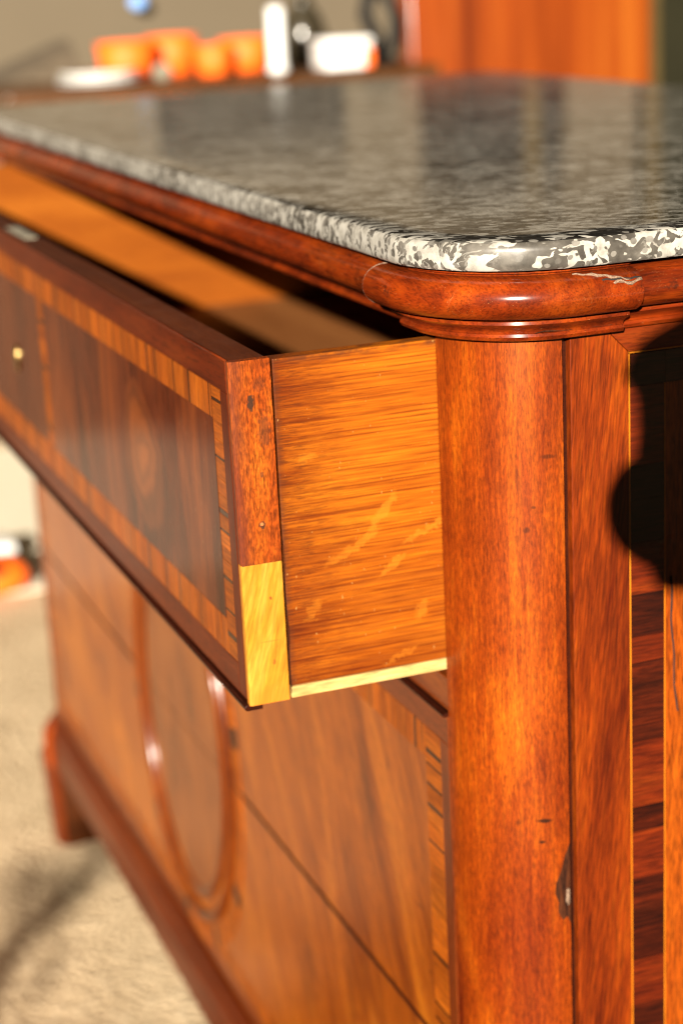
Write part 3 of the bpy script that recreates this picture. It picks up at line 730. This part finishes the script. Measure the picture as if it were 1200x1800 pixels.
# lower drawers: one field of flame veneer with an oval across both
OX, OZ, OA, OB = -W / 2 + .002, -.468, .150, .192
for zi, (z0, z1) in enumerate(((-.4683, -.2310), (-.6985, -.4717))):
    d2 = empty('drawer', (-W / 2, 0, z0))
    d2.location = d2.location - wloc(chest); d2.parent = chest
    d2['label'] = ('closed middle drawer with flame mahogany front', 'closed bottom drawer with flame mahogany front')[zi]
    obj('drawer_front', bxm(-W + .0015, -.0018, .0018, .024, z0, z1, .0004), 'border_low', d2)
    yf = .0002
    ft, fb = z1 - .0190, z0 + .0190
    def fp(x0, x1, a0, a1, m, nm='border', y=yf, bev=.0003):
        return obj(nm, bxm(x0, x1, y, .0017, a0, a1, bev, 1), m, d2)
    pt = z1 if zi else z1 - .0402
    pb = z0 + .0402 if zi else z0
    if zi == 0:
        fp(-W + .002, -.0020, ft, z1, 'border_low')
        band(d2, -W + .021, -.0382, (ft - .0210, ft - .0002), yf, True, rng)
    else:
        fp(-W + .002, -.0020, z0, fb, 'border_low')
        band(d2, -W + .021, -.0382, (fb + .0002, fb + .0210), yf, True, rng)
    a0, a1 = (z0, ft - .0002) if zi == 0 else (fb + .0002, z1)
    fp(-.0152, -.0020, a0, a1, 'border_low_z'); fp(-W + .002, -W + .0160, a0, a1, 'border_low_z')
    band(d2, a0, a1, (-.0380, -.0154), yf, False, rng)
    band(d2, a0, a1, (-W + .0162, -W + .0388), yf, False, rng)
    fp(-W + .0390, -.0384, pb, pt, 'flame', 'veneer_panel', yf + .0001, 0)
# cock bead that shows above the middle drawer
obj('bead', prism([(-.0020, -.2283), (-.0034, -.2292), (-.0034, -.2302), (-.0020, -.2309), (.004, -.2309), (.004, -.2283)], 'x', -W + .001, -.001), 'bead', chest)

obj('bead', prism([(-.0002, -.4687), (-.0010, -.4692), (-.0010, -.4708), (-.0002, -.4713), (.006, -.4713), (.006, -.4687)], 'x', -W + .001, -.001), 'bead', chest)
def ell(t_, k=0.0):
    return OX + (OA + k) * math.cos(t_), OZ + (OB + k) * math.sin(t_)
NS = 72
for k in range(NS):
    t0, t1 = 2 * math.pi * k / NS, 2 * math.pi * (k + 1) / NS - .0012
    bm = bmesh.new()
    q = [ell(t0, .0095), ell(t0, .029), ell(t1, .029), ell(t1, .0095)]
    if max(p[1] for p in q) > -.2455 or min(p[1] for p in q) < -.694: bm.free(); continue
    A = [bm.verts.new((x, -.0007, z)) for x, z in q]; B = [bm.verts.new((x, .0004, z)) for x, z in q]
    bm.faces.new(A); bm.faces.new(B[::-1])
    for i in range(4): bm.faces.new((A[i], A[(i + 1) % 4], B[(i + 1) % 4], B[i]))
    obj('oval_band_strip', bm, M['strip_dark_x'] if k % 7 in (2,) else M['strip_x'], chest)
def ring(k0, rad, yc, squash, z_lo, z_hi):
    bm = bmesh.new(); N, S = 160, 12
    rings = []
    for k in range(N + 1):
        t_ = 2 * math.pi * k / N
        x, z = ell(t_, k0)
        nx, nz = math.cos(t_) * OB, math.sin(t_) * OA
        l = math.hypot(nx, nz); nx /= l; nz /= l
        rings.append([(x + nx * rad * math.cos(2 * math.pi * j / S), yc - squash * math.sin(2 * math.pi * j / S), z + nz * rad * math.cos(2 * math.pi * j / S)) for j in range(S)])
    vs_ = [[bm.verts.new(p) for p in r_] for r_ in rings[:-1]]
    for a, b in zip(vs_, vs_[1:] + vs_[:1]):
        for j in range(S): bm.faces.new((a[j], a[(j + 1) % S], b[(j + 1) % S], b[j]))
    return bm
obj('oval_moulding', ring(.0000, .0055, -.0006, .0046, 0, 0), 'ring', chest, True)
obj('oval_moulding', ring(-.0230, .0060, -.0012, .0028, 0, 0), 'ring', chest, True)
for zlo, zhi in ((OZ - OB, -.4707), (-.4691, OZ + OB)):
    bm = bmesh.new()
    pts = []
    for k in range(200):
        x, z = ell(2 * math.pi * k / 200, -.026)
        pts.append((x, min(max(z, zlo), zhi)))
    out = [pts[0]]
    for p in pts[1:]:
        if abs(p[0] - out[-1][0]) + abs(p[1] - out[-1][1]) > 1e-5: out.append(p)
    flatz = zlo if zlo > -.5 else zhi
    ed = [p for p in out if abs(p[1] - flatz) < 1e-6]
    keep = {min(ed), max(ed)}
    out = [p for p in out if abs(p[1] - flatz) > 1e-6 or p in keep]
    A = [bm.verts.new((x, -.0012, z)) for x, z in out]; B = [bm.verts.new((x, .0004, z)) for x, z in out]
    bm.faces.new(A); bm.faces.new(B[::-1])
    for i in range(len(out)): j = (i + 1) % len(out); bm.faces.new((A[i], A[j], B[j], B[i]))
    obj('oval_panel', bm, 'oval', chest)

# ------------------------------------------------------------------ things behind the commode (out of focus)
TZ = .0
tb = empty('side_table', (-2.98, .72, -.89), 'dark red wooden table behind the marble top holding orange bowls', 'table')
obj('table_top', bxm(-3.32, -2.65, .275, 1.17, TZ - .026, TZ, .006), 'table', tb, auto=35)
obj('apron', bxm(-3.26, -2.71, .60, 1.12, TZ - .12, TZ - .027), 'table', tb)
for x in (-3.25, -2.72):
    for y in (.62, 1.10):
        obj('leg', prism([(x - .025, y - .025), (x + .025, y - .025), (x + .025, y + .025), (x - .025, y + .025)], 'z', -.89, TZ - .028, .004), 'table', tb)
def bowl(x, y, r, h, label):
    e = empty('orange_bowl', (x, y, TZ), label, 'bowl', 'orange bowls on the table')
    o = lathe(x, y, [(r * .70, TZ + .0005), (r * .80, TZ + .004), (r * .92, TZ + h * .45), (r, TZ + h), (r * .95, TZ + h), (r * .86, TZ + h * .45), (r * .5, TZ + .010)], 32)
    obj('bowl_wall', o, 'orange', e, True)
    obj('foot_ring', lathe(x, y, [(r * .66, TZ + .0002), (r * .66, TZ + .0004), (r * .60, TZ + .0004)], 24), 'orange', e, True)
    return e
bowl(-2.84, .560, .060, .076, 'orange bowl nearest the left end of the table, beside the plate')
bowl(-2.93, .680, .056, .080, 'tallest red-orange bowl, second from the left end of the table')
bowl(-2.80, .730, .040, .060, 'small orange bowl third from the left end of the table')
bowl(-2.88, .825, .056, .068, 'orange bowl half hidden behind the white candle')
pl = empty('plate_stack', (-2.75, .475, TZ), 'low white plate stack at the left end of the table', 'plate')
for k in range(3):
    obj('plate', lathe(-2.75, .480, [(.055, TZ + .0005 + k * .009), (.082 - k * .002, TZ + .006 + k * .009), (.086 - k * .002, TZ + .0085 + k * .009), (.055, TZ + .004 + k * .009)], 36), 'white', pl, True)
tag(obj('pale_ball', lathe(-2.70, .595, [(.006, TZ + .0005), (.016, TZ + .006), (.021, TZ + .018), (.016, TZ + .030), (.005, TZ + .036)], 24), 'linen', None, True), 'small pale ball between the plate and the orange bowls', 'ball')
cn = empty('candle_holder', (-2.70, .835, TZ), 'tall narrow white candle in front of the orange bowls', 'candle')
obj('candle', lathe(-2.70, .835, [(.0165, TZ + .013), (.0170, TZ + .015), (.0165, TZ + .128), (.010, TZ + .131)], 24), 'white', cn, True)
obj('saucer', lathe(-2.70, .835, [(.012, TZ + .0005), (.019, TZ + .004), (.021, TZ + .0125), (.017, TZ + .0128)], 24), 'white', cn, True)
bx_ = empty('white_box', (-2.74, 1.0, TZ), 'white paper box right of the candle', 'box')
obj('box_body', bxm(-2.78, -2.69, .935, 1.036, TZ + .0006, TZ + .048, .006), 'white', bx_, auto=35)
obj('box_lid', bxm(-2.782, -2.688, .933, 1.038, TZ + .0482, TZ + .062, .005), 'white', bx_, auto=35)
obj('paper_band', bxm(-2.6895, -2.6865, 1.018, 1.0355, TZ + .004, TZ + .040), 'orange', bx_)
vs2 = empty('olive_vase', (-3.0, 1.0, TZ), 'dark olive glass vase behind the candle and the white box', 'vase')
obj('vase_body', lathe(-3.0, 1.0, [(.030, TZ + .0005), (.046, TZ + .02), (.052, TZ + .06), (.040, TZ + .10), (.020, TZ + .13), (.024, TZ + .145)], 28), 'olive', vs2, True)
lm = empty('metal_stand', (-2.86, 1.125, TZ), 'black metal stand with curved arms right of the white box', 'stand')
obj('base', lathe(-2.86, 1.125, [(.038, TZ + .0005), (.038, TZ + .008), (.012, TZ + .016)], 28), 'black', lm, True)
obj('arm', tube([(-2.86, 1.12, TZ + .012), (-2.86, 1.115, TZ + .05), (-2.86, 1.09, TZ + .10), (-2.86, 1.10, TZ + .14), (-2.86, 1.13, TZ + .16)], .016), 'black', lm, True)
obj('arm', tube([(-2.86, 1.13, TZ + .012), (-2.86, 1.155, TZ + .05), (-2.86, 1.16, TZ + .10), (-2.86, 1.13, TZ + .155)], .013), 'black', lm, True)
cl = empty('brown_wedge', (-3.1, .38, TZ), 'brown grey wedge at the back left corner of the table', 'cloth')  # heaped shape made up for a brown grey slope at this corner
bm = bmesh.new()
N = 18
gv = [[bm.verts.new((-3.25 + .26 * j / N, .30 + .20 * i / N, TZ + .001 + .080 * (i / N) ** .85 * math.sin(math.pi * min(1, max(0, j / N))) ** .5 + .004 * math.sin(i * 1.3) * math.sin(j * .9) * (i / N))) for j in range(N + 1)] for i in range(N + 1)]
for i in range(N):
    for j in range(N): bm.faces.new((gv[i][j], gv[i][j + 1], gv[i + 1][j + 1], gv[i + 1][j]))
obj('wedge_sheet', bm, 'brown_grey', cl, True)
# cabinet of orange mahogany
cb = empty('mahogany_headboard', (-2.94, 1.51, -.89), 'bright orange mahogany board standing upright behind the marble top at the upper right', 'headboard')
prof = [(-2.965, 1.205), (-2.915, 1.205), (-2.905, 1.215), (-2.895, 1.50), (-2.900, 1.79), (-2.910, 1.808), (-2.965, 1.808)]
obj('board', prism(prof, 'z', -.85, .150, .003), 'cabinet', cb, auto=30)
obj('top_rail', prism([(-2.975, 1.195), (-2.885, 1.195), (-2.885, 1.818), (-2.975, 1.818)], 'z', .1502, .168, .003), 'cabinet', cb, auto=30)
for x in (-2.94,):
    for y in (1.25, 1.77): obj('foot', bxm(x - .06, x + .06, y - .03, y + .03, -.8898, -.8502), 'cabinet', cb)
# dark green screen with gilt stripe
sn = empty('folding_screen', (-3.0, 2.1, -.89), 'dark green screen with a gilt stripe at the right edge', 'screen')
obj('screen_leaf', bxm(-3.02, -2.99, 1.826, 2.35, -.8898, .95, .004), 'green', sn)
obj('gilt_stripe', bxm(-2.9898, -2.984, 1.835, 1.873, -.80, .90, .002), 'gilt', sn)
# dark picture and tall dark clock case, seen mirrored in the marble
pc = empty('wall_picture', (-3.585, 1.06, .17), 'dark framed picture hung on the taupe wall', 'picture')
obj('canvas', bxm(-3.598, -3.58, .845, 1.275, .20, .35), 'picture', pc)
for y0, y1, z0, z1 in ((.82, 1.30, .175, .20), (.82, 1.30, .35, .375), (.82, .845, .2002, .3498), (1.275, 1.30, .2002, .3498)):
    obj('frame', bxm(-3.598, -3.57, y0, y1, z0, z1, .004), 'black', pc)
ck = empty('tall_case', (-3.45, 1.65, -.89), 'tall dark case with a gilt strip standing behind the orange board', 'case')
obj('case_body', bxm(-3.59, -3.32, 1.515, 1.785, -.8898, .50, .006), 'black', ck)
obj('gilt_strip', bxm(-3.3198, -3.312, 1.680, 1.725, .22, .47, .002), 'gilt', ck)
bb = empty('blue_glint_drop', (-3.545, .78, .112), 'made-up blue drop before the wall in place of a window reflection', 'pendant')  # made-up drop and cord; the blue stands in for a window reflection
obj('glint_drop', lathe(-3.545, .780, [(.004, .124), (.018, .131), (.023, .143), (.018, .155), (.005, .162)], 20), 'blue', bb, True)
obj('cord', tube([(-3.545, .780, .161), (-3.57, .780, .178), (-3.599, .780, .19)], .0015, 6), 'black', bb)
# pale rug and the thing lying on it by the chest's far end
tag(obj('rug', bxm(-3.5, -2.36, -1.2, .9, -.8896, -.8865, .001), 'cream'), 'cream rug beyond the far left end of the chest', 'rug')
cs = empty('leather_clog', (-2.34, .10, -.882), 'orange brown clog with dark opening beside the far end of the chest', 'clog')
bm = bmesh.new()
bmesh.ops.create_uvsphere(bm, u_segments=28, v_segments=14, radius=1)
for v in bm.verts:
    v.co = Vector((-2.38 + v.co.x * .055, .095 + v.co.y * .085, -.8815 + max(0, v.co.z + .55) * .045))
obj('upper', bm, 'orange', cs, True)
bm = bmesh.new()
bmesh.ops.create_uvsphere(bm, u_segments=24, v_segments=10, radius=1)
for v in bm.verts: v.co = Vector((-2.345 + v.co.x * .026, .085 + v.co.y * .050, -.832 + v.co.z * .016))
obj('opening', bm, 'black', cs, True)
tag(obj('folded_paper', bxm(-2.60, -2.515, -.02, .185, -.8815, -.838, .010), 'white', None, False, 35), 'white folded paper lying behind the clog', 'paper')

# ------------------------------------------------------------------ window side of the room, behind the photographer
LAT = Vector((math.sin(SUN_AZ), math.cos(SUN_AZ), 0)); BACK = Vector((math.cos(SUN_AZ), -math.sin(SUN_AZ), 0))
def wp(l, s, z): 
    p = LAT * l + BACK * s
    return (p.x, p.y, z)
SW = 3.5
def wbox(l0, l1, s0, s1, z0, z1):
    bm = bmesh.new()
    vv = [bm.verts.new(wp(l, s, z)) for z in (z0, z1) for l, s in ((l0, s0), (l1, s0), (l1, s1), (l0, s1))]
    for f in ((0, 1, 2, 3), (4, 5, 6, 7), (0, 1, 5, 4), (1, 2, 6, 5), (2, 3, 7, 6), (3, 0, 4, 7)): bm.faces.new([vv[i] for i in f])
    return bm
SILL = -.89 + 1.300
tag(obj('window_wall', wbox(-2.04, 2.2, SW, SW + .25, -.89, SILL - .03), 'wall'), kind='structure')
tag(obj('shade_pier', wbox(-4.4, -2.05, SW, SW + .25, -.89, 2.6), 'wall'), kind='structure')  # full-height pier added to shade the floor mirrored in the drawer front
tag(obj('shade_lintel', wbox(-2.04, 2.2, SW, SW + .25, 2.52, 3.9), 'wall'), kind='structure')  # unseen lintel added to keep the upper wall dark in the marble reflection
tag(obj('window_sill', wbox(-2.04, 2.2, SW - .03, SW + .25, SILL - .0298, SILL), 'white'), kind='structure')
vp = wp(-.520, SW + .06, 0)
sv = empty('shadow_plant', (vp[0], vp[1], SILL), 'made-up potted plant on the window sill, its sparse leaves softening the carpet shadow', 'plant')  # unseen plant added for the soft shadow band on the carpet
obj('pot', lathe(vp[0], vp[1], [(.018, SILL + .0005), (.026, SILL + .05), (.028, SILL + .055)], 24), 'white', sv, True)
pr = random.Random(9)
for k in range(16):
    l, u, b = pr.gauss(0, .048), pr.uniform(.05, .17), pr.uniform(-.03, .03)
    c0 = Vector((vp[0], vp[1], SILL + .05)); c1 = Vector((vp[0], vp[1], SILL)) + LAT * l + BACK * b + Vector((0, 0, u))
    obj('stem', tube([c0, (c0 + c1) / 2 + Vector((0, 0, .01)), c1], .0012, 5), 'green', sv)
    bm = bmesh.new()
    ax = (LAT * pr.uniform(-1, 1) + Vector((0, 0, pr.uniform(.1, 1)))).normalized(); sd = ax.cross(BACK).normalized()
    q = [bm.verts.new(c1 + ax * (.020 * (p - .2)) + sd * (.011 * w_) + BACK * (.002 * w_)) for p, w_ in ((-.5, 0), (.1, 1), (.8, .7), (1.4, 0), (.8, -.7), (.1, -1))]
    bm.faces.new(q)
    obj('leaf', bm, 'green', sv)

# ------------------------------------------------------------------ photographer whose shadow falls on the side of the chest
def fl(r, u, f): return CAM + RT * r + UP * u + FWD * f - Vector((0, 0, H))
def orient(bm, basis_origin):
    return bm
cm = empty('hand_camera', tuple(fl(0, 0, -.1)), 'black camera held upright by the photographer', 'camera')
bm = tube([fl(0, 0, -.012), fl(0, 0, -.03), fl(0, 0, -.07), fl(0, 0, -.10)], [.0340, .0350, .0335, .030], 32)
obj('lens', bm, 'black', cm, True)
sil = [(-.021, -.046), (.060, -.046), (.075, .060), (.075, .140), (.030, .122), (-.004, .107), (-.018, .098), (-.028, .088), (-.033, .079), (-.042, .074), (-.038, .067), (-.029, .062), (-.028, .045), (-.036, .020), (-.030, -.020)]
bm = bmesh.new()
A = [bm.verts.new(fl(r, u, -.100)) for r, u in sil]; B = [bm.verts.new(fl(r, u, -.140)) for r, u in sil]
bm.faces.new(A); bm.faces.new(B[::-1])
for i in range(len(sil)): bm.faces.new((A[i], A[(i + 1) % len(sil)], B[(i + 1) % len(sil)], B[i]))
bmesh.ops.bevel(bm, geom=list(bm.edges), offset=.003, segments=2, affect='EDGES')
obj('camera_body', bm, 'black', cm, auto=35)
pe = empty('person', (1.62, -.66, -.89), 'photographer in dark jacket kneeling with a camera raised', 'person')
def skin(name, pts, edges, mat, lvl=2):
    me = bpy.data.meshes.new(name)
    me.from_pydata([tuple(Vector(p[:3]) + Vector((0, 0, H))) for p in pts], edges, [])
    o = bpy.data.objects.new(name, me); COL.objects.link(o)
    md = o.modifiers.new('skin', 'SKIN'); md.use_smooth_shade = True
    for sv, p in zip(me.skin_vertices[0].data, pts): sv.radius = (p[3], p[4] if len(p) > 4 else p[3])
    me.skin_vertices[0].data[0].use_root = True
    o.modifiers.new('sub', 'SUBSURF').levels = lvl; o.modifiers['sub'].render_levels = lvl
    me.materials.append(M[mat])
    o.location = -wloc(pe); o.parent = pe
    return o
hd = fl(.20, .02, -.62)
B0 = Vector((1.72, -.66, -.42))
nk = hd + Vector((.06, -.02, -.17))
sh = nk + Vector((.03, -.01, -.06))
ls, rs = sh - RT * .17 + Vector((0, 0, -.03)), sh + RT * .17 + Vector((0, 0, -.03))
lw, rw = fl(.105, -.060, -.19), fl(.075, .125, -.17)
le, re = (ls + lw) / 2 + Vector((.05, 0, -.16)), (rs + rw) / 2 + RT * .12 + Vector((.04, 0, -.05))
lk, rk = B0 + Vector((-.30, .02, .02)) - RT * .10, B0 + Vector((-.12, .03, -.40)) + RT * .10
pts = [(*B0, .15, .12), (*((B0 + sh) / 2), .15, .11), (*sh, .12, .09), (*nk, .055), (*ls, .06), (*le, .048), (*lw, .03), (*rs, .06), (*re, .048), (*rw, .03),
       (*(B0 - RT * .09), .09), (*lk, .065), (*(lk + Vector((.03, 0, -.40))), .045), (*(B0 + RT * .09), .09), (*rk, .065), (*(rk + Vector((.40, -.12, -.01))), .045)]
skin('body', pts, [(0, 1), (1, 2), (2, 3), (2, 4), (4, 5), (5, 6), (2, 7), (7, 8), (8, 9), (0, 10), (10, 11), (11, 12), (0, 13), (13, 14), (14, 15)], 'dark_cloth')
skin('head', [(*nk, .05), (*(hd + Vector((.03, 0, -.06))), .07), (*hd, .085, .075), (*(hd + Vector((0, 0, .07))), .065)], [(0, 1), (1, 2), (2, 3)], 'skin')
skin('hair', [(*(hd + Vector((.03, -.01, .03))), .085), (*(hd + Vector((.02, -.01, .085))), .06)], [(0, 1)], 'hair')
for wv_, s in ((lw, -1), (rw, 1)):
    tip = fl(.055 if s < 0 else -.002, -.036 if s < 0 else .082, -.115)
    mid = (wv_ + tip) / 2
    skin('hand', [(*wv_, .028, .022), (*(wv_ * .55 + tip * .45), .034, .02)], [(0, 1)], 'skin')
    for k in range(5):
        o_ = (k - 2) * .016
        kn = wv_ * .45 + tip * .55 + FWD * o_ + RT * (.02 * s if k == 4 else 0)
        mid_ = tip + FWD * o_ - RT * .012 + UP * (.010 * s)
        en = tip + FWD * (o_ + .004) - RT * (.030 if k < 4 else -.02) - UP * (.004 * s)
        skin('finger', [(*kn, .010), (*mid_, .009), (*en, .0075)], [(0, 1), (1, 2)], 'skin', 1)
